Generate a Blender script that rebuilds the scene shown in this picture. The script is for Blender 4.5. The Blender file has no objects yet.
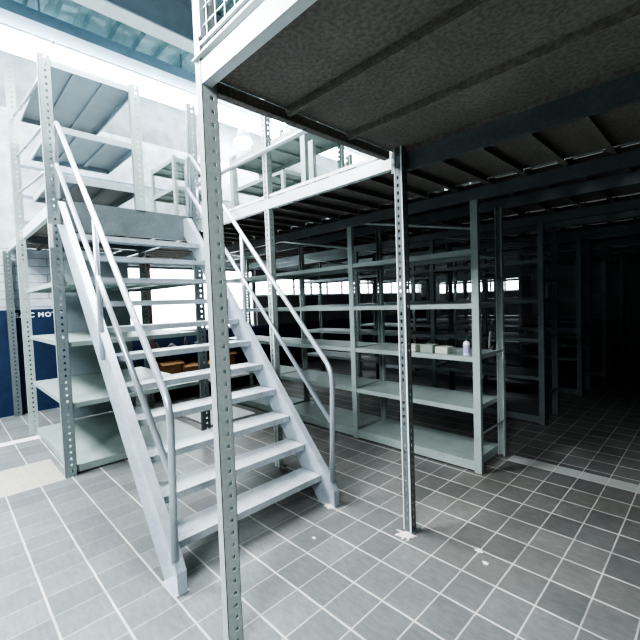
import bpy, math, random
from mathutils import Vector, Matrix
random.seed(7)
C = bpy.context.scene.collection
PI = math.pi

# ------------------------------------------------------------------ materials
def newmat(name):
    m = bpy.data.materials.new(name); m.use_nodes = True
    nt = m.node_tree; b = nt.nodes['Principled BSDF']
    return m, nt, b

def metal(name, col, rough=.45, metallic=.25, var=.12, scale=9, grime=0.0, bump=.02):
    m, nt, b = newmat(name); N = nt.nodes; L = nt.links
    tc = N.new('ShaderNodeTexCoord')
    n = N.new('ShaderNodeTexNoise'); n.inputs['Scale'].default_value = scale; n.inputs['Detail'].default_value = 6
    n.inputs['Roughness'].default_value = .65
    L.new(tc.outputs['Object'], n.inputs['Vector'])
    r = N.new('ShaderNodeValToRGB')
    d = [c*(1-var) for c in col]; u = [min(1, c*(1+var)) for c in col]
    r.color_ramp.elements[0].position = .3; r.color_ramp.elements[0].color = (*d, 1)
    r.color_ramp.elements[1].position = .7; r.color_ramp.elements[1].color = (*u, 1)
    L.new(n.outputs['Fac'], r.inputs['Fac'])
    out = r.outputs['Color']
    if grime:
        n2 = N.new('ShaderNodeTexNoise'); n2.inputs['Scale'].default_value = 55; n2.inputs['Detail'].default_value = 3
        L.new(tc.outputs['Object'], n2.inputs['Vector'])
        r2 = N.new('ShaderNodeValToRGB')
        r2.color_ramp.elements[0].position = .38; r2.color_ramp.elements[0].color = (1-grime,)*3+(1,)
        r2.color_ramp.elements[1].position = .62; r2.color_ramp.elements[1].color = (1, 1, 1, 1)
        L.new(n2.outputs['Fac'], r2.inputs['Fac'])
        mx = N.new('ShaderNodeMixRGB'); mx.blend_type = 'MULTIPLY'; mx.inputs[0].default_value = 1
        L.new(out, mx.inputs[1]); L.new(r2.outputs['Color'], mx.inputs[2]); out = mx.outputs[0]
    L.new(out, b.inputs['Base Color'])
    rr = N.new('ShaderNodeMapRange'); rr.inputs['To Min'].default_value = max(.05, rough-.1); rr.inputs['To Max'].default_value = rough+.12
    L.new(n.outputs['Fac'], rr.inputs['Value']); L.new(rr.outputs['Result'], b.inputs['Roughness'])
    b.inputs['Metallic'].default_value = metallic
    if bump:
        bp = N.new('ShaderNodeBump'); bp.inputs['Strength'].default_value = bump; bp.inputs['Distance'].default_value = .01
        L.new(n.outputs['Fac'], bp.inputs['Height']); L.new(bp.outputs['Normal'], b.inputs['Normal'])
    return m

def emis(name, col, s):
    m, nt, b = newmat(name)
    b.inputs['Base Color'].default_value = (*col, 1)
    b.inputs['Emission Color'].default_value = (*col, 1); b.inputs['Emission Strength'].default_value = s
    n = nt.nodes.new('ShaderNodeTexNoise'); n.inputs['Scale'].default_value = 2
    rr = nt.nodes.new('ShaderNodeMapRange'); rr.inputs['To Min'].default_value = s*.95; rr.inputs['To Max'].default_value = s*1.05
    nt.links.new(n.outputs['Fac'], rr.inputs['Value']); nt.links.new(rr.outputs['Result'], b.inputs['Emission Strength'])
    return m

M = {}
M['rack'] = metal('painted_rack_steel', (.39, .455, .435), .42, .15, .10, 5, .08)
M['rack_shaded'] = metal('shaded_rack_steel', (.17, .20, .205), .45, .25, .14, 5, .12)  # rack steel darkened: shade of deep rows and post faces put into the colour
M['post'] = metal('post_steel', (.31, .36, .37), .4, .2, .08, 7, .1)
M['beam'] = metal('beam_steel', (.66, .72, .72), .42, .2, .06, 4)
M['stair'] = metal('stair_steel', (.47, .52, .57), .4, .25, .10, 6, .08)
M['tread'] = metal('tread_steel', (.50, .545, .58), .4, .25, .14, 12, .12)
M['post_lit'] = metal('lit_near_post_steel', (.46, .51, .50), .4, .1, .06, 7, .1)  # post steel lightened in colour, standing in for light from the right
M['pale'] = metal('pale_rack_steel', (.36, .42, .45), .45, .1, .08, 5)
M['tube'] = metal('rail_tube_steel', (.55, .60, .65), .3, .5, .06, 5)
M['deck'] = metal('deck_underside', (.26, .245, .22), .7, .0, .16, 3, .30, .03)
M['decktop'] = metal('deck_top', (.35, .38, .38), .6, .1, .1, 4)
M['roof'] = metal('roof_sheet', (.42, .60, .62), .5, .05, .22, 3, .15)
M['ibeam'] = metal('roof_beam_paint', (.30, .37, .44), .55, .1, .12, 3)
M['ibeam_l'] = metal('roof_tray_paint', (.30, .42, .50), .5, .2, .12, 3)
M['flange'] = metal('roof_beam_flange_lit', (.75, .80, .82), .5, .1, .05, 3)  # beam paint brightened: light on the bottom flange put into the colour
M['white'] = metal('white_paint', (.8, .82, .82), .5, 0, .03, 4)
M['concrete'] = metal('concrete_patch', (.72, .70, .62), .85, 0, .25, 40, .2, .3)
M['green'] = metal('dark_green_plastic', (.03, .09, .07), .4, 0, .1, 20)
M['plastic'] = metal('white_plastic', (.80, .80, .86), .35, 0, .03, 20)
M['label'] = metal('bottle_label', (.45, .43, .62), .5, 0, .35, 60)
M['paper'] = metal('pale_paper', (.50, .53, .46), .7, 0, .1, 30)
M['paper2'] = metal('grey_paper', (.30, .34, .31), .7, 0, .15, 30)
M['card'] = metal('cardboard', (.50, .29, .15), .8, 0, .12, 10)
M['card2'] = metal('cardboard_dark', (.30, .17, .09), .8, 0, .12, 10)
M['wood'] = metal('bench_wood', (.60, .57, .52), .5, 0, .1, 10)
M['darkm'] = metal('dark_item', (.05, .05, .055), .5, .1, .2, 20)
M['brownpost'] = metal('brown_steel', (.16, .09, .08), .6, .1, .2, 12, .2)
M['wire'] = metal('mesh_wire', (.62, .68, .72), .35, .4, .05, 20)
M['tag'] = metal('paper_label', (.78, .78, .70), .7, 0, .04, 20)
M['lamp'] = emis('tube_glow', (.93, .97, 1), 8)
M['flood'] = emis('flood_glow', (1, 1, 1), 60)
M['sign'] = metal('sign_lettering', (.85, .88, .92), .5, 0, .02, 5)

def floor_mat():
    m, nt, b = newmat('floor_tiles'); N = nt.nodes; L = nt.links
    tc = N.new('ShaderNodeTexCoord'); sp = N.new('ShaderNodeSeparateXYZ'); L.new(tc.outputs['Object'], sp.inputs[0])
    def math_(op, a, b_=None, c=None):
        n = N.new('ShaderNodeMath'); n.operation = op
        for i, v in enumerate((a, b_, c)):
            if v is None: continue
            if isinstance(v, (int, float)): n.inputs[i].default_value = v
            else: L.new(v, n.inputs[i])
        return n.outputs[0]
    TX, TY, OX, OY = .19755, .25272, -1.05834, 3.12575
    # small wobble so that joints are not perfectly straight
    wn = N.new('ShaderNodeTexNoise'); wn.inputs['Scale'].default_value = 9; L.new(tc.outputs['Object'], wn.inputs['Vector'])
    wob = math_('MULTIPLY', math_('SUBTRACT', wn.outputs['Fac'], .5), .005)
    u = math_('DIVIDE', math_('SUBTRACT', math_('ADD', sp.outputs[0], wob), OX), TX)
    v = math_('DIVIDE', math_('SUBTRACT', math_('ADD', sp.outputs[1], wob), OY), TY)
    fu = math_('ABSOLUTE', math_('SUBTRACT', math_('FRACT', math_('ADD', u, .5)), .5))   # 0 on the joint
    fv = math_('ABSOLUTE', math_('SUBTRACT', math_('FRACT', math_('ADD', v, .5)), .5))
    def joint(f, w, soft):
        r = N.new('ShaderNodeMapRange'); r.inputs['From Min'].default_value = w; r.inputs['From Max'].default_value = w+soft
        r.inputs['To Min'].default_value = 1; r.inputs['To Max'].default_value = 0; L.new(f, r.inputs['Value']); return r.outputs[0]
    ju = math_('MULTIPLY', joint(fu, .014, .012), .8); jx = N.new('ShaderNodeMapRange'); jx.inputs['From Min'].default_value = -2.6; jx.inputs['From Max'].default_value = -1.2; jx.inputs['To Min'].default_value = .42; L.new(sp.outputs[0], jx.inputs['Value']); ju = math_('MULTIPLY', ju, jx.outputs[0]); jv = joint(fv, .018, .010)
    gn = N.new('ShaderNodeTexNoise'); gn.inputs['Scale'].default_value = 3.2; gn.inputs['Detail'].default_value = 5
    L.new(tc.outputs['Object'], gn.inputs['Vector'])
    gm = N.new('ShaderNodeMapRange'); gm.inputs['From Min'].default_value = .3; gm.inputs['From Max'].default_value = .6
    gm.inputs['To Min'].default_value = .45; gm.inputs['To Max'].default_value = 1.0; L.new(gn.outputs['Fac'], gm.inputs['Value'])
    j = math_('MULTIPLY', math_('MAXIMUM', ju, jv), gm.outputs[0])
    cell = N.new('ShaderNodeCombineXYZ'); L.new(math_('FLOOR', u), cell.inputs[0]); L.new(math_('FLOOR', v), cell.inputs[1])
    wh = N.new('ShaderNodeTexWhiteNoise'); wh.noise_dimensions = '3D'; L.new(cell.outputs[0], wh.inputs['Vector'])
    ramp = N.new('ShaderNodeValToRGB'); ramp.color_ramp.elements[0].color = (.125, .138, .142, 1); ramp.color_ramp.elements[1].color = (.235, .25, .25, 1)
    mixf = math_('ADD', math_('MULTIPLY', wh.outputs['Value'], .45), math_('MULTIPLY', gn.outputs['Fac'], .6))
    L.new(mixf, ramp.inputs['Fac'])
    # streaks and dust
    dn = N.new('ShaderNodeTexNoise'); dn.inputs['Scale'].default_value = 26; dn.inputs['Detail'].default_value = 8; dn.inputs['Roughness'].default_value = .75
    mp = N.new('ShaderNodeMapping'); mp.inputs['Scale'].default_value = (.5, 1.4, 1); L.new(tc.outputs['Object'], mp.inputs[0]); L.new(mp.outputs[0], dn.inputs['Vector'])
    dr = N.new('ShaderNodeMapRange'); dr.inputs['From Min'].default_value = .3; dr.inputs['From Max'].default_value = .7
    dr.inputs['To Min'].default_value = .78; dr.inputs['To Max'].default_value = 1.2; L.new(dn.outputs['Fac'], dr.inputs['Value'])
    mul = N.new('ShaderNodeMixRGB'); mul.blend_type = 'MULTIPLY'; mul.inputs[0].default_value = 1
    L.new(ramp.outputs[0], mul.inputs[1]); L.new(dr.outputs[0], mul.inputs[2])
    # dirty brown patches beneath the mezzanine
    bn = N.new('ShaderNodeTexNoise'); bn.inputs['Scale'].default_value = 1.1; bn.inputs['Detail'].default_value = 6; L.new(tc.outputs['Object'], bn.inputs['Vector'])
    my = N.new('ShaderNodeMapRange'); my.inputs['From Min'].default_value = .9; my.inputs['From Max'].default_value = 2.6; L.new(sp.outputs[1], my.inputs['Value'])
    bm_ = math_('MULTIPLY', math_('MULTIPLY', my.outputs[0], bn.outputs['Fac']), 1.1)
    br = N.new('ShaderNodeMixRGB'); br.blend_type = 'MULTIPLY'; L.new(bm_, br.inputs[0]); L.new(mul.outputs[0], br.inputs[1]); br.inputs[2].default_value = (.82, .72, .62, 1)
    # paler tiles: one lighter course at the right, one line and a worn cream patch at the left
    def box(x0, x1, y0, y1):
        a = math_('MULTIPLY', math_('GREATER_THAN', sp.outputs[0], x0), math_('LESS_THAN', sp.outputs[0], x1))
        c = math_('MULTIPLY', math_('GREATER_THAN', sp.outputs[1], y0), math_('LESS_THAN', sp.outputs[1], y1))
        return math_('MULTIPLY', a, c)
    def over(prev, mask, col):
        x = N.new('ShaderNodeMixRGB'); L.new(mask, x.inputs[0]); L.new(prev, x.inputs[1]); x.inputs[2].default_value = (*col, 1); return x.outputs[0]
    c = over(br.outputs[0], box(-1.45, 7, 3.884, 4.05), (.40, .42, .40))
    j2 = N.new('ShaderNodeMixRGB'); L.new(j, j2.inputs[0]); L.new(c, j2.inputs[1]); j2.inputs[2].default_value = (.58, .58, .53, 1)
    cr = N.new('ShaderNodeMixRGB'); cr.blend_type = 'MULTIPLY'; cr.inputs[0].default_value = 1; cr.inputs[1].default_value = (.42, .40, .34, 1); L.new(dr.outputs[0], cr.inputs[2])
    c2 = N.new('ShaderNodeMixRGB'); L.new(box(-5.12, -4.37, -.6, .80), c2.inputs[0]); L.new(j2.outputs[0], c2.inputs[1]); L.new(cr.outputs[0], c2.inputs[2])
    c3 = over(c2.outputs[0], box(-6.22, -6.05, -1.5, .95), (.75, .76, .74))
    L.new(c3, b.inputs['Base Color'])
    rr = N.new('ShaderNodeMapRange'); rr.inputs['To Min'].default_value = .32; rr.inputs['To Max'].default_value = .62; L.new(dn.outputs['Fac'], rr.inputs['Value'])
    L.new(rr.outputs[0], b.inputs['Roughness'])
    bp = N.new('ShaderNodeBump'); bp.inputs['Strength'].default_value = .35; bp.inputs['Distance'].default_value = .004
    h = math_('ADD', math_('MULTIPLY', j, -1), math_('MULTIPLY', dn.outputs['Fac'], .35)); L.new(h, bp.inputs['Height']); L.new(bp.outputs[0], b.inputs['Normal'])
    return m

def wall_mat():
    m, nt, b = newmat('left_wall_paint'); N = nt.nodes; L = nt.links
    tc = N.new('ShaderNodeTexCoord'); sp = N.new('ShaderNodeSeparateXYZ'); L.new(tc.outputs['Object'], sp.inputs[0])
    r = N.new('ShaderNodeValToRGB'); r.color_ramp.interpolation = 'CONSTANT'
    E = r.color_ramp.elements
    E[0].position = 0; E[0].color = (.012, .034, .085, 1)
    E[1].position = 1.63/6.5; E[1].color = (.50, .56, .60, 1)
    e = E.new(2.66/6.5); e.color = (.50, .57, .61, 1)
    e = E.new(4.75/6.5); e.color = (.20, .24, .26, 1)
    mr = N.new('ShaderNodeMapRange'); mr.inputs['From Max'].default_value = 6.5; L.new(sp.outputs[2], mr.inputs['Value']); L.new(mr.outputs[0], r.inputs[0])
    n = N.new('ShaderNodeTexNoise'); n.inputs['Scale'].default_value = 6; n.inputs['Detail'].default_value = 7; L.new(tc.outputs['Object'], n.inputs['Vector'])
    dr = N.new('ShaderNodeMapRange'); dr.inputs['From Min'].default_value = .3; dr.inputs['From Max'].default_value = .7; dr.inputs['To Min'].default_value = .75; dr.inputs['To Max'].default_value = 1.15
    L.new(n.outputs['Fac'], dr.inputs['Value'])
    mul = N.new('ShaderNodeMixRGB'); mul.blend_type = 'MULTIPLY'; mul.inputs[0].default_value = 1; L.new(r.outputs[0], mul.inputs[1]); L.new(dr.outputs[0], mul.inputs[2])
    # courses of the block wall above the blue band
    cv = N.new('ShaderNodeMapping'); cv.inputs['Rotation'].default_value = (PI/2, 0, PI/2)
    cb = N.new('ShaderNodeCombineXYZ'); L.new(sp.outputs[1], cb.inputs[0]); L.new(sp.outputs[2], cb.inputs[1])
    bk = N.new('ShaderNodeTexBrick'); bk.inputs['Color1'].default_value = (1, 1, 1, 1); bk.inputs['Color2'].default_value = (.93, .93, .93, 1); bk.inputs['Mortar'].default_value = (.52, .55, .58, 1)
    bk.inputs['Scale'].default_value = 1; bk.inputs['Mortar Size'].default_value = .008; bk.inputs['Brick Width'].default_value = .9; bk.inputs['Row Height'].default_value = .13
    L.new(cb.outputs[0], bk.inputs['Vector'])
    a = N.new('ShaderNodeMath'); a.operation = 'GREATER_THAN'; a.inputs[1].default_value = 1.63; L.new(sp.outputs[2], a.inputs[0])
    a2 = N.new('ShaderNodeMath'); a2.operation = 'LESS_THAN'; a2.inputs[1].default_value = 2.66; L.new(sp.outputs[2], a2.inputs[0])
    am = N.new('ShaderNodeMath'); am.operation = 'MULTIPLY'; L.new(a.outputs[0], am.inputs[0]); L.new(a2.outputs[0], am.inputs[1])
    m2 = N.new('ShaderNodeMixRGB'); m2.blend_type = 'MULTIPLY'; L.new(am.outputs[0], m2.inputs[0]); L.new(mul.outputs[0], m2.inputs[1]); L.new(bk.outputs['Color'], m2.inputs[2])
    L.new(m2.outputs[0], b.inputs['Base Color']); b.inputs['Roughness'].default_value = .6
    return m
M['floor'] = floor_mat(); M['wall_l'] = wall_mat()
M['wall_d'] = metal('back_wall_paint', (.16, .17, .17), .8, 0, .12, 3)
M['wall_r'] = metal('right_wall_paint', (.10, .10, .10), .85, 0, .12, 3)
def glass():
    m, nt, b = newmat('window_glass'); b.inputs['Base Color'].default_value = (.95, 1, 1, 1)
    b.inputs['Transmission Weight'].default_value = 1; b.inputs['Roughness'].default_value = .02; b.inputs['IOR'].default_value = 1.02
    n = nt.nodes.new('ShaderNodeTexNoise'); n.inputs['Scale'].default_value = 3
    rr = nt.nodes.new('ShaderNodeMapRange'); rr.inputs['To Min'].default_value = .01; rr.inputs['To Max'].default_value = .04
    nt.links.new(n.outputs['Fac'], rr.inputs['Value']); nt.links.new(rr.outputs[0], b.inputs['Roughness'])
    return m
M['glass'] = glass()

# ------------------------------------------------------------------ mesh collector
class MB:
    def __init__(s): s.v = []; s.f = []; s.sm = []
    def quad(s, *p):
        n = len(s.v); s.v += [tuple(q) for q in p]; s.f.append(tuple(range(n, n+len(p)))); s.sm.append(False)
    def box(s, x0, x1, y0, y1, z0, z1):
        n = len(s.v)
        s.v += [(x, y, z) for z in (z0, z1) for y in (y0, y1) for x in (x0, x1)]
        for f in ((0, 2, 3, 1), (4, 5, 7, 6), (0, 1, 5, 4), (2, 6, 7, 3), (0, 4, 6, 2), (1, 3, 7, 5)):
            s.f.append(tuple(n+i for i in f)); s.sm.append(False)
        return s
    def obox(s, c, ax, ay, az):   # oriented box: centre and three half-axis vectors
        c, ax, ay, az = map(Vector, (c, ax, ay, az)); n = len(s.v)
        for k in (-1, 1):
            for j in (-1, 1):
                for i in (-1, 1): s.v.append(tuple(c+i*ax+j*ay+k*az))
        for f in ((0, 2, 3, 1), (4, 5, 7, 6), (0, 1, 5, 4), (2, 6, 7, 3), (0, 4, 6, 2), (1, 3, 7, 5)):
            s.f.append(tuple(n+i for i in f)); s.sm.append(False)
        return s
    def tube(s, pts, r, seg=10, cap=True):
        pts = [Vector(p) for p in pts]; n0 = len(s.v); up = None
        for i, p in enumerate(pts):
            if i == 0: t = pts[1]-p
            elif i == len(pts)-1: t = p-pts[i-1]
            else: t = (pts[i+1]-p).normalized()+(p-pts[i-1]).normalized()
            t.normalize()
            if up is None: up = Vector((0, 1, 0)) if abs(t.y) < .9 else Vector((1, 0, 0))
            a = t.cross(up).normalized(); bb = a.cross(t).normalized(); up = bb
            k = 1
            if 0 < i < len(pts)-1:
                ca = t.dot((pts[i+1]-p).normalized()); k = 1/max(ca, .5)
            for q in range(seg):
                th = 2*PI*q/seg; s.v.append(tuple(p+r*(math.cos(th)*a+math.sin(th)*bb)))
        for i in range(len(pts)-1):
            for q in range(seg):
                a0 = n0+i*seg+q; a1 = n0+i*seg+(q+1) % seg
                s.f.append((a0, a1, a1+seg, a0+seg)); s.sm.append(True)
        if cap:
            s.f.append(tuple(n0+q for q in range(seg-1, -1, -1))); s.sm.append(False)
            e = n0+(len(pts)-1)*seg; s.f.append(tuple(e+q for q in range(seg))); s.sm.append(False)
        return s
    def lathe(s, prof, cx, cy, z0, seg=20):
        n0 = len(s.v)
        for r, z in prof:
            for q in range(seg): s.v.append((cx+r*math.cos(2*PI*q/seg), cy+r*math.sin(2*PI*q/seg), z0+z))
        for i in range(len(prof)-1):
            for q in range(seg):
                a0 = n0+i*seg+q; a1 = n0+i*seg+(q+1) % seg
                s.f.append((a0, a1, a1+seg, a0+seg)); s.sm.append(True)
        s.f.append(tuple(n0+q for q in range(seg-1, -1, -1))); s.sm.append(False)
        e = n0+(len(prof)-1)*seg; s.f.append(tuple(e+q for q in range(seg))); s.sm.append(False)
        return s
    def mesh(s, name, mat):
        me = bpy.data.meshes.new(name); me.from_pydata(s.v, [], s.f); me.materials.append(mat)
        me.polygons.foreach_set('use_smooth', s.sm); me.update(); return me
    def build(s, name, mat, parent=None, loc=(0, 0, 0), bevel=0):
        return link(name, s.mesh(name, mat), parent, loc, bevel)

def link(name, me, parent=None, loc=(0, 0, 0), bevel=0):
    o = bpy.data.objects.new(name, me); C.objects.link(o)
    o.location = loc
    if parent: o.parent = parent
    if bevel:
        b = o.modifiers.new('bevel', 'BEVEL'); b.width = bevel; b.segments = 2; b.limit_method = 'ANGLE'
    return o
def tag(o, label=None, cat=None, group=None, kind=None):
    if label: o['label'] = label
    if cat: o['category'] = cat
    if group: o['group'] = group
    if kind: o['kind'] = kind
    return o
def empty(name, label, cat, loc=(0, 0, 0), group=None):
    o = bpy.data.objects.new(name, None); C.objects.link(o); o.location = loc; o.empty_display_size = .1
    return tag(o, label, cat, group)
def struct(name, mb, mat, parent=None): 
    o = mb.build(name, mat, parent)
    if parent is None: tag(o, kind='structure')
    return o

# perforated wall of a folded post: u runs from p0 to p1 (2-D), z up, one column of real holes
def perf(mb, p0, p1, z0, z1, uc=None, hw=.012, hh=.022, pitch=.05, start=.04):
    p0 = Vector(p0); p1 = Vector(p1); w = (p1-p0).length; d = (p1-p0)/w
    P = lambda u, z: (p0.x+d.x*u, p0.y+d.y*u, z)
    if uc is None:
        mb.quad(P(0, z0), P(w, z0), P(w, z1), P(0, z1)); return
    a, b = uc-hw/2, uc+hw/2
    mb.quad(P(0, z0), P(a, z0), P(a, z1), P(0, z1)); mb.quad(P(b, z0), P(w, z0), P(w, z1), P(b, z1))
    z = z0; zc = z0+start
    while zc+hh < z1:
        mb.quad(P(a, z), P(b, z), P(b, zc), P(a, zc)); z = zc+hh; zc += pitch
    mb.quad(P(a, z), P(b, z), P(b, z1), P(a, z1))
_pc = {}
def post_mesh(kind, z0, z1, mat):
    key = (kind, round(z0, 3), round(z1, 3), mat.name)
    if key in _pc: return _pc[key]
    mb = MB()
    if kind == 'near':      # wide perforated web facing +x, plain return facing -y
        perf(mb, (0, 0), (0, .075), z0, z1, .046, .018, .018, .057)
        perf(mb, (-.045, 0), (0, 0), z0, z1); perf(mb, (0, .075), (-.045, .075), z0, z1, .024, .016, .018, .057)
        perf(mb, (-.045, .075), (-.045, .06), z0, z1); perf(mb, (-.045, 0), (-.045, .012), z0, z1)
    elif kind == 'left':    # wide web to +x
        perf(mb, (0, 0), (0, .10), z0, z1, .056, .018, .022, .062)
        perf(mb, (-.05, 0), (0, 0), z0, z1); perf(mb, (0, .10), (-.05, .10), z0, z1)
        perf(mb, (-.05, 0), (-.05, .012), z0, z1); perf(mb, (-.05, .1), (-.05, .088), z0, z1)
    elif kind == 'corner':  # L post, both faces perforated with folded lips
        perf(mb, (-.055, 0), (0, 0), z0, z1, .022, .013, .022, .05); perf(mb, (0, 0), (0, .06), z0, z1, .034, .010, .022, .05)
        perf(mb, (-.055, 0), (-.055, .014), z0, z1); perf(mb, (0, .06), (-.014, .06), z0, z1)
    elif kind == 'row':     # rack row: plain face to -y, perforated side
        perf(mb, (-.065, 0), (0, 0), z0, z1)
        perf(mb, (0, 0), (0, .045), z0, z1, .025, .010, .02, .05); perf(mb, (-.065, .045), (-.065, 0), z0, z1, .022, .010, .02, .05)
        perf(mb, (0, .045), (-.012, .045), z0, z1); perf(mb, (-.065, .045), (-.053, .045), z0, z1)
    elif kind == 'rear':    # same turned round
        perf(mb, (0, 0), (-.065, 0), z0, z1)
        perf(mb, (0, -.045), (0, 0), z0, z1, .02, .010, .02, .05); perf(mb, (-.065, 0), (-.065, -.045), z0, z1, .022, .010, .02, .05)
        perf(mb, (-.012, -.045), (0, -.045), z0, z1); perf(mb, (-.065, -.045), (-.053, -.045), z0, z1)
    me = mb.mesh('upright_post', mat); _pc[key] = me; return me
def post(kind, x, y, z0, z1, mat, parent, solid=False, name='upright_post'):
    o = link(name, post_mesh(kind, z0, z1, mat), parent, (x, y, 0))
    if solid:
        s = o.modifiers.new('thick', 'SOLIDIFY'); s.thickness = .0025; s.offset = -1
    return o
_sc = {}
def shelf_mesh(lx, ly, mat, lip=.042, ribs='x'):
    """tray shelf, top at z=0, origin at min corner"""
    key = (round(lx, 3), round(ly, 3), mat.name, lip, ribs)
    if key in _sc: return _sc[key]
    mb = MB(); t = .002
    mb.box(0, lx, 0, ly, -t, 0)
    mb.box(0, lx, 0, t, -lip, -t); mb.box(0, lx, ly-t, ly, -lip, -t)
    mb.box(0, t, t, ly-t, -lip, -t); mb.box(lx-t, lx, t, ly-t, -lip, -t)
    mb.box(0, lx, t, .016, -lip, -lip+t); mb.box(0, lx, ly-.016, ly-t, -lip, -lip+t)
    if ribs == 'x':      # stiffeners along x
        n = max(1, int(ly/.4))
        for i in range(1, n+1):
            y = ly*i/(n+1); mb.box(.02, lx-.02, y-.02, y+.02, -.028, -t)
    elif ribs == 'y':
        n = max(1, int(lx/.4))
        for i in range(1, n+1):
            x = lx*i/(n+1); mb.box(x-.02, x+.02, .02, ly-.02, -.028, -t)
    me = mb.mesh('shelf', mat); _sc[key] = me; return me

# ------------------------------------------------------------------ setting
XL, XR, YF, YB, ZR = -7.75, 7.0, -6.0, 13.2, 6.1
struct('floor', MB().box(XL-.2, XR+.2, YF-.2, YB+.2, -.1, 0), M['floor'])
# corrugated roof, ribs running across from beam to beam
mb = MB(); y = YF; p = .38; prof = [(0, 0), (.20, 0), (.235, .07), (.345, .07), (.38, 0)]
while y < YB:
    for (a, za), (b, zb) in zip(prof[:-1], prof[1:]):
        mb.quad((XL-.2, y+a, ZR+za), (XR+.2, y+a, ZR+za), (XR+.2, y+b, ZR+zb), (XL-.2, y+b, ZR+zb))
    y += p
mb.box(XL-.2, XR+.2, YF-.2, YB+.2, ZR+.09, ZR+.14)
struct('ceiling', mb, M['roof'])
# left wall with a wide window opening y 2.35..12.6
WY0, WY1, WZ0, WZ1 = 2.35, 12.8, 1.08, 2.42
t = .2
mb = MB().box(XL-t, XL, YF-.2, WY0, 0, ZR+.1).box(XL-t, XL, WY0, WY1, 0, WZ0).box(XL-t, XL, WY0, WY1, WZ1, ZR+.1).box(XL-t, XL, WY1, YB+.2, 0, ZR+.1)
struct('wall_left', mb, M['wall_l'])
BX0, BX1, BZ0, BZ1 = -7.3, -4.4, 1.72, 2.18
mb = MB().box(XL, BX0, YB, YB+t, 0, ZR+.1).box(BX0, BX1, YB, YB+t, 0, BZ0).box(BX0, BX1, YB, YB+t, BZ1, ZR+.1).box(BX1, XR, YB, YB+t, 0, ZR+.1)
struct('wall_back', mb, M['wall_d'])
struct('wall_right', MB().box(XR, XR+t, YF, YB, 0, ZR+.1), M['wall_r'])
struct('wall_front', MB().box(XL, XR, YF-t, YF, 0, ZR+.1), M['wall_r'])
def window(n, axis, a0, a1, z0, z1, c, step, bars=True):
    w = struct('window_%d' % n, (MB().box(c-.03, c+.03, a0, a1, z0, z0+.05) if axis == 'y' else MB().box(a0, a1, c-.03, c+.03, z0, z0+.05)), M['white'])
    mb = MB(); a = a0
    def bar(u0, u1, v0, v1, th=.02):
        if axis == 'y': mb.box(c-th, c+th, u0, u1, v0, v1)
        else: mb.box(u0, u1, c-th, c+th, v0, v1)
    bar(a0, a1, z1-.05, z1); 
    while a < a1+.01:
        bar(a-.025, a+.025, z0, z1); a += step
    if bars: bar(a0, a1, (z0+z1)/2-.012, (z0+z1)/2+.012, .012)
    mb.build('window_frame', M['rack_shaded'], w)
    g = MB()
    if axis == 'y': g.box(c-.004, c+.004, a0, a1, z0, z1)
    else: g.box(a0, a1, c-.004, c+.004, z0, z1)
    g.build('window_pane', M['glass'], w)
window(1, 'y', 2.35, 5.45, WZ0, WZ1, XL-.1, 3.1, False)
window(2, 'y', 5.5, 12.8, 1.78, 2.25, XL-.1, .62)
struct('wall_left_lintel', MB().box(XL-t, XL, 5.48, WY1, 2.25, WZ1), M['wall_d'])
struct('wall_lower_infill', MB().box(XL-t, XL, 5.48, WY1, WZ0, 1.78), M['wall_d']).name = 'wall_left_sill'
window(3, 'x', BX0, BX1, BZ0, BZ1, YB+.1, .47)

# lettering on the blue band
cu = bpy.data.curves.new('wall_lettering', 'FONT'); cu.body = 'SAIC MOTOR'; cu.size = .105; cu.extrude = .002; cu.space_character = 1.22; cu.space_word = .75
cu.offset = .003
cu.materials.append(M['sign'])
tmp = bpy.data.objects.new('lettering_curve', cu); C.objects.link(tmp)
dg = bpy.context.evaluated_depsgraph_get(); dg.update()
tme_ = bpy.data.meshes.new_from_object(tmp.evaluated_get(dg)); bpy.data.objects.remove(tmp)
if not tme_.materials: tme_.materials.append(M['sign'])
to = bpy.data.objects.new('wall_lettering', tme_); C.objects.link(to)
to.rotation_euler = (PI/2, 0, PI/2); to.location = (XL+.004, .885, 1.525)
tag(to, 'white capital lettering on the dark blue band of the left wall', 'lettering')
# roof steelwork
def ibeam(name, x, z0, z1, w, mat, matf, label):
    r = empty(name, label, 'roof beam', (x, 3.5, z0))
    MB().box(-.012, .012, YF-3.5, YB-3.5, .02, z1-z0).build('web', mat, r)
    MB().box(-w/2, w/2, YF-3.5, YB-3.5, 0, .02).build('bottom_flange', matf, r)
    MB().box(-w/2, w/2, YF-3.5, YB-3.5, z1-z0-.02, z1-z0).build('top_flange', mat, r)
    return r
ibeam('roof_beam', -5.62, 5.50, ZR, .26, M['ibeam'], M['flange'], 'deep dark blue steel roof beam with lit bottom flange, second from left wall')
ibeam('roof_beam', -1.9, 5.50, ZR, .26, M['ibeam'], M['flange'], 'deep steel roof beam high above the stair opening behind mesh panel')
ibeam('roof_beam', 2.2, 5.50, ZR, .26, M['ibeam'], M['flange'], 'deep steel roof beam on the right side over the mezzanine')
r = empty('cable_tray', 'blue grey steel cable tray along the roof above the fluorescent strip', 'cable tray', (-6.80, 3.5, 5.6))
mb = MB().box(-.16, .16, YF-3.5, YB-3.5, 0, .01).box(.15, .16, YF-3.5, YB-3.5, .01, .16).box(-.16, -.15, YF-3.5, YB-3.5, .01, .16)
mb.build('tray', M['ibeam_l'], r)
for i in range(9):
    y = YF-3.5+1+i*2.1
    MB().tube([(0, y, .01), (0, y, ZR-5.6)], .012, 6).build('hanger', M['ibeam'], r)
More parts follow.
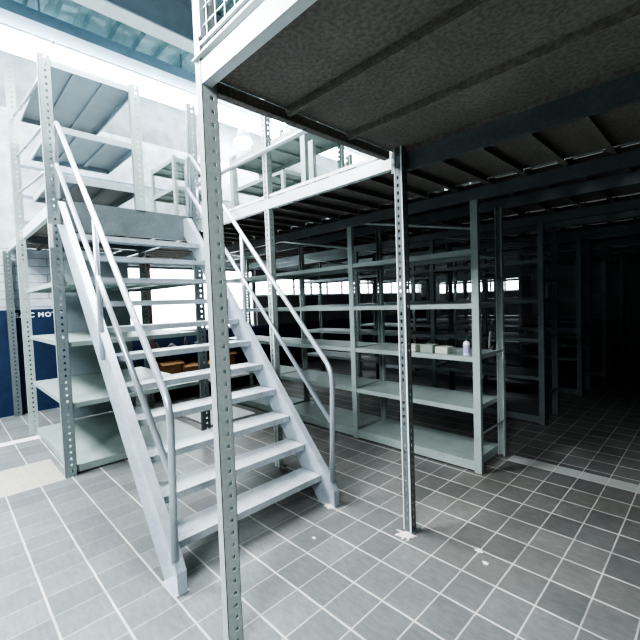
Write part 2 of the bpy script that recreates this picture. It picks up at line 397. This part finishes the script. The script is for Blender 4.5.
# fluorescent strips below the tray
y = -1.6; first = None
pos = [(-7.22, -1.6+i*1.56) for i in range(8)]
words = ['front end of the room', 'far left over blue wall', 'left edge, above shelf posts', 'above tall left shelves', 'beyond the left shelves', 'behind the perforated near post', 'over upper shelves', 'far end of the strip']
for i, (x, y) in enumerate(pos):
    r = empty('ceiling_light', 'glowing white fluorescent strip light under cable tray, ' + words[i], 'ceiling light', (x, y, 5.42), 'fluorescent strips under the tray')
    MB().box(-.17, .17, 0, 1.53, .20, .23).build('housing', M['white'], r)
    MB().box(-.12, .12, .0, 1.53, .0, .20).build('tube_cover', M['lamp'], r)
def flood(x, y, z, label):
    r = empty('floodlight', label, 'floodlight', (x, y, z), 'round floodlights')
    MB().lathe([(.05, .26), (.09, .22), (.17, .02), (.17, 0), (.0, 0)][:4], 0, 0, 0, 24).build('reflector', M['ibeam'], r)
    MB().lathe([(.06, -.20), (.15, -.14), (.19, -.06), (.165, -.004)], 0, 0, 0, 24).build('bulb', M['flood'], r)
    MB().tube([(0, 0, .26), (0, 0, ZR-z)], .01, 6).build('stem', M['ibeam'], r)
flood(-6.2, 5.15, 5.36, 'glaring round lamp seen just under the dark deck edge')
flood(-7.25, 4.95, 5.15, 'glaring round lamp at the far end behind the near perforated post')

# ------------------------------------------------------------------ mezzanine
mz = empty('mezzanine_platform', 'grey steel mezzanine deck on perforated posts around the stair opening', 'mezzanine', (-1.5, 2.3, 0))
mz.location = (0, 0, 0)
ZB, ZT, ZD = 2.45, 2.57, 2.64       # beam bottom, beam top, deck top
def beam_x(x0, x1, y, z0=ZB, z1=ZT, mat=None, face=-1, name='beam'):
    mb = MB(); t = .004; mb.box(x0, x1, y-t/2, y+t/2, z0, z1); d = .045*(-face)
    mb.box(x0, x1, min(y, y+d), max(y, y+d), z0, z0+t); mb.box(x0, x1, min(y, y+d), max(y, y+d), z1-t, z1)
    return mb.build(name, mat or M['beam'], mz)
def beam_y(y0, y1, x, z0=ZB, z1=ZT, mat=None, face=1, name='beam'):
    mb = MB(); t = .004; mb.box(x-t/2, x+t/2, y0, y1, z0, z1); d = .045*(-face)
    mb.box(min(x, x+d), max(x, x+d), y0, y1, z0, z0+t); mb.box(min(x, x+d), max(x, x+d), y0, y1, z1-t, z1)
    return mb.build(name, mat or M['beam'], mz)
# front edge over the camera side
beam_x(-1.60, 6.9, .868, 2.545, 2.635, face=-1)
beam_y(.90, 2.26, -1.585, 2.55, 2.60, M['deck'], face=1)
beam_x(-1.6, 6.9, 2.30, 2.46, 2.60, M['rack_shaded'])
# toe angle above the front edge
MB().box(-1.60, 6.9, .872, .876, 2.655, 2.69).box(-1.6, 6.9, .85, .876, 2.652, 2.656).build('toe_board', M['beam'], mz)
# stair opening, far side and left side
beam_x(-4.42, -1.60, 2.30, 2.495, 2.585)
MB().box(-4.42, -1.6, 2.315, 2.32, 2.605, 2.63).build('toe_board', M['white'], mz)
MB().box(-4.42, -4.40, .95, 2.28, 2.37, 2.66).build('landing_plate', M['rack_shaded'], mz)
beam_x(-7.72, -4.42, .868, 2.56, 2.68)
# beams above each rack row
ROWS = [(3.42, 4.00), (5.22, 5.80), (7.02, 7.60), (8.82, 9.40), (10.62, 11.20)]
BEAMY = [2.30]
for a, b in ROWS: BEAMY += [a, b]
for y in BEAMY[1:]:
    beam_x(-7.72, 6.9, y, 2.44, 2.54, M['rack_shaded'])
beam_x(-7.72, -4.42, 2.30, 2.46, 2.57, M['rack_shaded'])
for x in (-6.3, -4.42): beam_y(.9, 2.28, x, 2.5, 2.6, M['rack_shaded'])
def deck(x0, x1, y0, y1, axis, w, z=2.60, slot=False):
    """row of tray panels; ribs (folded edges) run along `axis`"""
    mb = MB()
    if axis == 'x':
        n = max(1, round((y1-y0)/w)); w = (y1-y0)/n
        for i in range(n):
            a = y0+i*w; b = a+w
            mb.box(x0, x1, a+.003, b-.003, z, z+.02)
            mb.box(x0, x1, a+.003, a+.007, z-.03, z); mb.box(x0, x1, b-.007, b-.003, z-.03, z)
            mb.box(x0, x1, a+.003, a+.03, z-.033, z-.03)
    else:
        n = max(1, round((x1-x0)/w)); w = (x1-x0)/n
        for i in range(n):
            a = x0+i*w; b = a+w
            if slot:
                mb.box(a+.05, b-.05, y0+.055, y1, z, z+.003)
                mb.box(a, a+.05, y0, y1, z, z+.003); mb.box(b-.05, b, y0, y1, z, z+.003)
            else: mb.box(a, b, y0, y1, z, z+.003)
            mb.box(a+.003, a+.007, y0, y1, z-.05, z); mb.box(a+.003, a+.04, y0, y1, z-.054, z-.05)
    return mb.build('deck_panel', M['deck'], mz)
deck(-1.58, 6.9, .88, 2.29, 'x', .46, 2.60)
ys = BEAMY+[YB]
for a, b in zip(ys[:-1], ys[1:]):
    deck(-7.72, 6.9, a+.02, b-.005, 'y', .285, 2.60, slot=True)
deck(-7.72, -4.43, .88, 2.29, 'x', .35, 2.625)
# posts carrying the deck
post('near', -1.555, .865, 0, 3.9, M['post_lit'], mz, True)
mp = post('corner', -1.475, 2.235, 0, 2.60, M['rack_shaded'], mz, True)
MB().box(-.059, -.053, -.002, .014, 0, 2.6).box(-.007, .002, -.004, .004, 0, 2.6).build('lit_folded_edge', M['white'], mp)  # white strips paint the light caught along the folded lips
mp = post('corner', -3.00, 2.30, 0, 3.6, M['rack'], mz, True)
MB().box(-.059, -.053, -.002, .014, 0, 3.6).box(-.006, .002, -.003, .003, 0, 3.6).build('lit_folded_edge', M['white'], mp)  # bright lip edges painted white here as well
# foot plates
for (x, y) in ((-1.50, 2.265), (-3.03, 2.33), (-1.57, .905)):
    MB().box(x-.05, x+.05, y-.045, y+.055, 0, .006).build('foot_plate', M['rack_shaded'], mz)

# wire mesh guard above the front edge
g = empty('wire_mesh_guard', 'galvanised wire mesh guard panel standing on the deck edge top left', 'mesh guard', (-1.56, .868, 2.70))
gx, gz, gh = 3.0, .0, 1.1
MB().box(0, gx, -.006, .006, 0, .012).box(0, gx, -.012, .012, gh, gh+.03).box(0, .03, -.012, .012, .03, gh).box(gx-.03, gx, -.012, .012, .03, gh).build('frame', M['wire'], g)
mb = MB()
for i in range(1, int(gx/.07)): mb.box(i*.07-.0018, i*.07+.0018, -.004, 0, .0, gh)
for i in range(1, int(gh/.07)+1): mb.box(.02, gx-.02, 0, .004, i*.07-.0018, i*.07+.0018)
mb.build('wire_grid', M['wire'], g)

# ------------------------------------------------------------------ guard rail at the stair opening
g = empty('guard_rail', 'round steel tube guard rail along the far side of the stair opening', 'guard rail', (-3, 2.26, 2.62))
MB().tube([(-1.3, 0, .39), (1.36, 0, .39)], .021, 12).build('top_rail', M['tube'], g)
MB().tube([(-1.28, 0, .0), (-1.28, 0, .39)], .018, 10).build('rail_post', M['tube'], g)
MB().tube([(1.3, 0, .0), (1.3, 0, .39)], .018, 10).build('rail_post', M['tube'], g)

# ------------------------------------------------------------------ staircase
st = empty('staircase', 'steep open grey steel staircase with eleven treads and tube handrails', 'staircase', (-2.15, 1.53, 0))
def S(x, y, z): return (x+2.15, y-1.53, z)
sl = 1.14; xn = lambda z: -2.23-(z-.22)/sl
ang = math.atan(sl); nrm = Vector((-math.sin(ang), 0, -math.cos(ang)))   # down-left of the slope
def stringer(y, inner):
    mb = MB(); t = .005; w = .19
    up0 = (-2.10, .13); z_top = 2.62; upT = (xn(z_top-.02), z_top)
    # outline in x,z: foot front, nose edge, top, back edge, foot back
    dv = w/math.cos(ang)
    lo = lambda x: (.24+sl*(-2.23-x))-dv
    out = [(-2.10, 0), (-2.10, .12), (-2.14, .24+sl*(-2.23+2.14)+.02), (upT[0], z_top), (upT[0]-.02, z_top-.12), (-4.36, lo(-4.36)+.0), (-2.23+.24/sl-dv/sl, 0)]
    out = [(-2.10, 0), (-2.10, .12), (-2.15, .19)]+[(upT[0], z_top), (-4.40, z_top), (-4.40, lo(-4.40)), ((.24-dv)/sl-2.23, 0)]
    n = len(out); a = len(mb.v)
    for yy in (y-t/2, y+t/2):
        for x, z in out: mb.v.append(S(x, yy, z))
    mb.f.append(tuple(a+i for i in range(n))); mb.f.append(tuple(a+n+i for i in range(n-1, -1, -1))); mb.sm += [False, False]
    for i in range(n):
        j = (i+1) % n; mb.f.append((a+i, a+j, a+n+j, a+n+i)); mb.sm.append(False)
    # flanges turned outward along upper and lower edge
    o = -inner
    def fl(p, q, wd=.055):
        p0 = Vector(S(p[0], y, p[1])); q0 = Vector(S(q[0], y, q[1])); d = (q0-p0)
        u = d.normalized(); nn = Vector((-u.z, 0, u.x))*.0025
        c = (p0+q0)/2+Vector((0, o*wd/2, 0)); mb.obox(c, d/2, (0, wd/2, 0), nn)
    fl((-2.10, .0), (-2.10, .12)); fl((-2.10, .12), (-2.15, .19)); fl((-2.15, .19), (upT[0], z_top)); fl(((.24-dv)/sl-2.23, 0), (-4.40, lo(-4.40)))
    # lip parallel to the upper edge and bolts
    ob = mb.build('stringer', M['stair'], st)
    bm = MB()
    for i in range(11):
        z = .20+.205*i; x = xn(z)-.09
        bm.lathe([(.007, -.004), (.013, 0), (.006, .006)], 0, 0, 0, 8)
        k = len(bm.v)-24
        for q in range(k, len(bm.v)):
            vx, vy, vz = bm.v[q]; p = S(x, y, z-.03); bm.v[q] = (p[0]+vx, p[1]+o*(.004+vz), p[2]+vy)
    bm.build('bolt', M['darkm'], ob)
    MB().box(-2.27+2.15, -2.09+2.15, y-1.53-.01+min(0, o*.06), y-1.53+.01+max(0, o*.06), 0, .006).build('foot_plate', M['stair'], st)
stringer(.925, 1); stringer(2.13, -1)
tm = MB(); t = .003
tm.box(-.225, 0, .935, 2.12, -t, 0).box(-t, 0, .935, 2.12, -.045, -t).box(-.225, -.225+t, .935, 2.12, -.035, -t).box(-.02, -t, .935, 2.12, -.045, -.045+t)
tm.box(-.225, 0, .935, .935+t, -.05, -t).box(-.225, 0, 2.117, 2.12, -.05, -t)
tme = tm.mesh('tread', M['tread'])
for i in range(11):
    z = .22+.207*i; link('tread', tme, st, (xn(z)+2.15, -1.53, z))
def arc(p, c, q, n=6):
    p, c, q = map(Vector, (p, c, q)); return [tuple((1-k/n)**2*p+2*(1-k/n)*(k/n)*c+(k/n)**2*q) for k in range(n+1)]
def rail(y, ylow):
    r = .0205
    top = [(-2.10, 1.06), (-4.26, 3.34)]
    R = lambda x, z: S(x, y, z)
    u = (Vector((top[1][0]-top[0][0], 0, top[1][1]-top[0][1]))).normalized()
    A0 = Vector(S(top[0][0], y, top[0][1])); B0 = Vector(S(top[1][0], y, top[1][1]))
    path = [S(-2.15, ylow, .16)]+arc(A0+Vector((-.01, 0, -.12)), A0, A0+u*.12)+arc(B0-u*.10, B0+Vector((-.02, 0, .04)), B0+Vector((-.07, 0, -.14)))+[S(-4.35, y, 2.66)]
    hr = MB().tube(path, r, 12).build('handrail', M['tube'], st)
    sm = u
    MB().tube([S(-2.14, y, .66), S(-4.34, y, 2.97)], .019, 12).build('mid_rail', M['tube'], hr)
    MB().tube([S(-3.27, y, 1.22), S(-3.27, y, 2.28)], .019, 12).build('baluster', M['tube'], hr)
    return hr
rail(.885, .885); rail(2.165, 2.165)

# ------------------------------------------------------------------ rack rows under the mezzanine
XS = [-1.5, -2.95, -4.40, -5.85]
LV = [.10, .585, 1.055, 1.535, 2.02]
def rack_row(y0, y1, label, xs=XS, lv=LV, group=None, mat='rack', z1=2.45, z0=0, brace=True):
    r = empty('shelving_rack', label, 'shelving rack', (xs[0], y0, z0), group)
    for x in xs:
        dx = x-xs[0]
        post('row', dx, 0, 0, z1-z0, M[mat], r); post('rear', dx, y1-y0, 0, z1-z0, M[mat], r)
    for a, b in zip(xs[:-1], xs[1:]):
        lx = a-b-.068
        for k, z in enumerate(lv):
            me = shelf_mesh(lx, y1-y0-.012, M[mat], .045 if k else .085, 'x')
            link('shelf', me, r, (b-xs[0]+.002, .006, z-z0))
        if brace:
            MB().tube([(b-xs[0]-.03, .015, z1-z0+.04), (a-xs[0]-.06, .015, z1-z0-.25)], .014, 8).build('brace', M[mat], r)
    for x in (xs[0],):
        dx = x-xs[0]; d = y1-y0
        for k in range(3):
            za = .35+k*.7
            if za+.6 < z1-z0: MB().box(dx-.008, dx-.004, .03, d-.03, za, za+.02).build('side_tie', M[mat], r)
    return r
labels = ['pale grey row of empty steel shelving nearest the stairs, bottle on it', 'second row of dim steel shelving, behind the row with the bottle',
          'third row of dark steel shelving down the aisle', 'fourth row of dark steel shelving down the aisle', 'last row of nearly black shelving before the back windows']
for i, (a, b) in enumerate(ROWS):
    rack_row(a, b, labels[i], mat='rack' if i == 0 else 'rack_shaded')
# bolted foot of the front corner post
# extra rows further right, at the dark end
rack_row(10.62, 11.20, 'dark shelving block at the far right end of the hall', xs=[5.0, 3.55, 2.1, .65], mat='rack_shaded')

# ------------------------------------------------------------------ deep rack unit left of the stairs, two storeys
def deep_rack():
    r = empty('shelving_rack', 'tall two storey grey shelving unit left of the stairs with perforated posts', 'shelving rack', (-4.4, .83, 0))
    P = lambda x, y: (x+4.4, y-.83)
    D = 1.9; W = 1.43
    for (x, y, z1) in ((-4.39, .80, 3.98), (-6.30, .79, 4.75), (-4.39, 2.24, 3.98), (-6.30, 2.30, 2.5)):
        dx, dy = P(x, y)
        post('left', dx, dy, 0, z1, M['post'] if x > -5 else M['rack'], r, x > -5)
    for (x, y) in ((-4.39, 1.60),):
        dx, dy = P(x, y); post('left', dx, dy, 2.66, 3.98, M['rack'], r)
    for k, z in enumerate((.085, .70, 1.30, 1.90)):
        link('shelf', shelf_mesh(D-.03, W-.06, M['rack'], .045 if k else .07, 'x'), r, (-D+.01, .03, z))
    for z in (2.90, 3.36):
        link('shelf', shelf_mesh(1.0, .80, M['pale'], .06, 'x'), r, (-1.02, .03, z))
    link('shelf', shelf_mesh(1.50, .80, M['pale'], .06, 'x'), r, (-1.52, .03, 3.96))
    MB().box(-1.93, -1.92, .42, 1.30, .10, 2.30).build('back_panel', M['pale'], r)
    for (za, zb) in ((4.08, 3.82), (3.58, 3.38), (3.13, 2.95)):
        MB().tube([(-1.85, .02, za), (-.06, .02, zb)], .016, 8).build('brace', M['tube'], r)
    tg = MB().box(.012, .015, -.032, -.002, 2.20, 2.42).build('paper_strip', M['tag'], r); tg['label'] = 'cream paper strip on the post'
    return r
deep_rack()
# post close to the left wall
o = post('left', -7.63, .78, 0, 2.55, M['rack_shaded'], None, name='wall_post'); tag(o, 'dark perforated steel post standing close against the blue wall', 'post')

# ------------------------------------------------------------------ shelving on the upper deck
def upper_unit(x0, x1, y0, y1, lv, label, z1, mesh=False, mat='rack', group=None):
    r = empty('shelving_rack', label, 'shelving rack', (x1, y0, 2.64), group)
    L_ = x1-x0; D = y1-y0
    for dx in (0, -L_+.065):
        post('row', dx, 0, 0, z1-2.64, M[mat], r); post('rear', dx, D, 0, z1-2.64, M[mat], r)
    for z in lv: link('shelf', shelf_mesh(L_-.01, D-.01, M[mat], .06, 'y'), r, (-L_+.005, .005, z-2.64))
    if mesh:
        mb = MB(); n = int(D/.06)
        for i in range(n+1): mb.box(-.002, .002, i*.06, i*.06+.004, .05, z1-2.7)
        for i in range(int((z1-2.7)/.06)): mb.box(-.002, .002, 0, D, .05+i*.06, .054+i*.06)
        mb.build('mesh_side', M['wire'], r)
    return r
upper_unit(-4.35, -2.95, 2.75, 3.35, (2.80, 3.40), 'upper deck shelving left part behind the guard rail, under the lamp glare', 3.45)
upper_unit(-2.90, -1.50, 2.75, 3.35, (2.78,), 'low shelf tray on upper deck beside the dark deck edge', 3.2)
upper_unit(-4.2, -2.2, 4.3, 4.9, (3.0, 3.5), 'farther upper deck shelving seen over the guard rail', 3.55)
upper_unit(-7.3, -6.35, 2.95, 3.7, (3.62, 4.08), 'small upper deck rack with wire mesh side by white wall', 4.12, mesh=True)
upper_unit(-6.2, -4.8, 4.0, 4.6, (3.2, 3.7, 4.2), 'upper deck shelving behind the right handrail top', 4.3)
# conduits on the bright upper wall
for z, w in ((3.92, 'upper'), (3.45, 'middle'), (3.05, 'lowest')):
    o = MB().tube([(XL+.04, .95, z), (XL+.04, 9, z)], .014, 8).build('conduit', M['ibeam_l'], None)
    tag(o, 'thin grey conduit along the bright upper left wall, %s of three' % w, 'conduit', 'conduits on the upper left wall')
# brown pillar at the wall seen through the steps
post_b = MB().box(-.05, .05, -.05, .05, 0, 2.5)
post_b.v = [(x-6.9, y+2.62, z) for x, y, z in post_b.v]
tag(post_b.build('steel_pillar', M['brownpost'], None, bevel=.006), 'dark reddish brown pillar seen through the steps against bright window', 'pillar')

# ------------------------------------------------------------------ work bench and boxes beyond the stairs
b = empty('workbench', 'pale long workbench below the bright window, seen through the steps', 'workbench', (-7.1, 3.9, 0))
MB().box(-.45, .45, -1.35, 1.5, .78, .82).build('tabletop', M['wood'], b)
MB().box(-.43, .62, -1.3, 1.45, .22, .25).build('lower_shelf', M['white'], b)
for sx in (-.4, .4):
    for sy in (-1.3, 0, 1.45): MB().box(sx-.02, sx+.02, sy-.02, sy+.02, 0, .78).build('leg', M['darkm'], b)
def carton(x, y, z, w, d, h, rz, m, label):
    r = empty('cardboard_box', label, 'cardboard box', (x, y, z)); r.rotation_euler = (0, 0, rz)
    mb = MB(); t = .006
    mb.box(-w/2, w/2, -d/2, d/2, 0, t).box(-w/2, -w/2+t, -d/2, d/2, t, h).box(w/2-t, w/2, -d/2, d/2, t, h).box(-w/2+t, w/2-t, -d/2, -d/2+t, t, h).box(-w/2+t, w/2-t, d/2-t, d/2, t, h)
    mb.build('carton_body', m, r)
    f = MB(); f.obox((w/2+.05, 0, h-.03), (.06, 0, -.03), (0, d/2, 0), (.001, 0, .002)); f.build('flap', m, r); f = MB(); f.obox((-w/2+.06, 0, h+.02), (.06, 0, .03), (0, d/2, 0), (-.001, 0, .002))
    f.build('flap', m, r)
carton(-6.95, 2.85, .25, .45, .42, .42, .12, M['card'], 'brown open cardboard box on lower bench shelf, nearest the dark pillar')
carton(-6.95, 3.38, .25, .45, .50, .34, -.1, M['card'], 'wide brown cardboard box on lower bench shelf, middle of three')
carton(-6.95, 3.95, .25, .45, .44, .46, .05, M['card2'], 'darker brown cardboard box on lower bench shelf, farthest from pillar')
for i, (y, h, w, lab) in enumerate(((2.80, .16, .10, 'small dark tool on workbench beside pillar'), (3.08, .11, .16, 'low dark machine on workbench'), (3.35, .20, .06, 'thin dark bottle on workbench'), (3.62, .13, .18, 'dark bin on workbench right half'), (3.95, .18, .12, 'dark canister at bench end near post'))):
    mb = MB().lathe([(w*.5, 0), (w*.52, h*.1), (w*.5, h*.6), (w*.25, h*.8), (w*.2, h)], -7.1, y, .82, 14)
    tag(mb.build('container', M['darkm'], None), lab, 'container')
# pale packing board on the floor behind the stairs
tag(MB().box(-5.55, -4.75, 2.5, 3.25, .0, .02).build('packing_board', M['white'], None, bevel=.004), 'pale flat board lying on floor behind the staircase', 'board')

# ------------------------------------------------------------------ items on the nearest row
zz = 1.055
bt = empty('pump_bottle', 'white plastic pump bottle with dark green top on the shelf', 'bottle', (-1.665, 3.52, zz))
MB().lathe([(.028, 0), (.031, .004), (.031, .105), (.026, .122), (.013, .13), (.012, .138)], 0, 0, 0, 24).build('bottle_body', M['plastic'], bt)
MB().lathe([(.0314, .018), (.0316, .02), (.0316, .095), (.0314, .097)], 0, 0, 0, 24).build('paper_label', M['label'], bt)
MB().lathe([(.014, .136), (.014, .155), (.006, .157), (.006, .172)], 0, 0, 0, 16).build('collar', M['green'], bt)
MB().tube([(0, 0, .172), (.0, 0, .178), (.02, -.02, .180), (.032, -.032, .172)], .006, 8).build('pump_head', M['green'], bt)
for i, (x, w, h, m, lab) in enumerate(((-2.27, .17, .045, 'paper', 'pale paper packet on shelf, nearest the middle post'), (-2.06, .14, .05, 'paper2', 'greyish packet on shelf between two pale ones'), (-1.90, .13, .042, 'paper', 'pale packet on shelf closest to the pump bottle'))):
    tag(MB().box(x-w/2, x+w/2, 3.47, 3.60, zz, zz+h*1.6).build('packet', M[m], None, bevel=.006), lab, 'packet')
tg = MB(); tg.obox((-1.49, 3.62, 1.20), (.002, 0, 0), (0, .018, .004), (.004, .006, .075)); tg.obox((-1.487, 3.65, 1.12), (.002, 0, 0), (0, .03, .004), (.006, 0, .012))
tag(tg.build('hanging_tag', M['paper'], None), 'crumpled pale tag hanging on side of shelving beside front corner post', 'tag')

# crumbs of filler around post feet
def filler(x, y, r, lab):
    mb = MB(); n = 26; pts = []
    for i in range(n):
        a = 2*PI*i/n; rr = r*random.uniform(.45, 1.15); pts.append((x+rr*math.cos(a), y+rr*.8*math.sin(a), .0015))
    k = len(mb.v); mb.v.append((x, y, .012)); mb.v += pts
    for i in range(n): mb.f.append((k, k+1+i, k+1+(i+1) % n)); mb.sm.append(True)
    tag(mb.build('mortar_patch', M['concrete'], None), lab, 'mortar patch')
filler(-1.49, 2.20, .085, 'crumbly white mortar patch at the foot of middle perforated post')
filler(-2.14, 2.12, .055, 'crumbly white mortar patch at the foot of right stair stringer')
filler(-3.02, 2.33, .06, 'pale mortar patch at foot of the post behind the stairs')
for i, (x, y, s) in enumerate(((-1.06, 2.36, .018), (-.98, 2.27, .014), (-1.93, 1.75, .014))):
    mb = MB(); n = 11
    ring = [(x+s*1.7*random.uniform(.5, 1.2)*math.cos(2*PI*k/n), y+s*1.3*random.uniform(.5, 1.2)*math.sin(2*PI*k/n), .001) for k in range(n)]
    mb.v = [(x, y, s*.35)]+ring; mb.f = [(0, 1+k, 1+(k+1) % n) for k in range(n)]; mb.sm = [False]*n
    tag(mb.build('debris_crumb', M['concrete'], None), ['larger crumb of rubble on tile joint right of middle post', 'smaller crumb of rubble on tiles right of middle post', 'lone crumb of debris on tiles before the bottom tread'][i], 'debris')

# ------------------------------------------------------------------ light
w = bpy.data.worlds.new('World'); bpy.context.scene.world = w; w.use_nodes = True
bg = w.node_tree.nodes['Background']; bg.inputs[0].default_value = (.90, .95, 1, 1); bg.inputs[1].default_value = 5
def area(x, y, z, sx, sy, e, rot=(0, 0, 0), col=(.93, .97, 1)):
    l = bpy.data.lights.new('area', 'AREA'); l.shape = 'RECTANGLE'; l.size = sx; l.size_y = sy; l.energy = e; l.color = col
    o = bpy.data.objects.new('light_source', l); C.objects.link(o); o.location = (x, y, z); o.rotation_euler = rot; return o
area(-5.0, -1.8, 5.3, 1.6, 1.6, 440)
area(-6.9, 2.4, 5.2, .3, 5, 15, (0, math.radians(25), 0))
area(-3.4, 1.4, 5.4, 1.4, 1.2, 150)
area(.8, -3.2, 4.2, 1.6, 1.4, 210, (math.radians(45), 0, math.radians(20)))  # unseen fill light, added to brighten the near post's side
area(-3.5, 6.0, 5.4, 5, 3, 50)

area(-6.3, 3.6, 2.40, .3, 1.6, 14)  # unseen lamp over the bench, added to brighten the boxes
# ------------------------------------------------------------------ camera
f, yaw, pitch, roll = 393.2079, -.7979, .0459, .0367
fwd = Vector((math.sin(yaw)*math.cos(pitch), math.cos(yaw)*math.cos(pitch), -math.sin(pitch)))
right = Vector((math.cos(yaw), -math.sin(yaw), 0)); down = fwd.cross(right)
cr, sr = math.cos(roll), math.sin(roll)
r2 = cr*right+sr*down; d2 = -sr*right+cr*down
cam = bpy.data.cameras.new('camera'); co = bpy.data.objects.new('camera', cam); C.objects.link(co)
mw = Matrix.Identity(4)
for i in range(3): mw[i][0] = r2[i]; mw[i][1] = -d2[i]; mw[i][2] = -fwd[i]
mw[2][3] = 1.6
co.matrix_world = mw
cam.sensor_fit = 'HORIZONTAL'; cam.sensor_width = 36; cam.lens = 36*f/640; cam.clip_start = .05; cam.clip_end = 100
sc = bpy.context.scene; sc.camera = co
sc.view_settings.view_transform = 'AgX'; sc.view_settings.look = 'AgX - Very High Contrast'; sc.view_settings.exposure = .68; sc.view_settings.gamma = 1
sc.cycles.max_bounces = 8
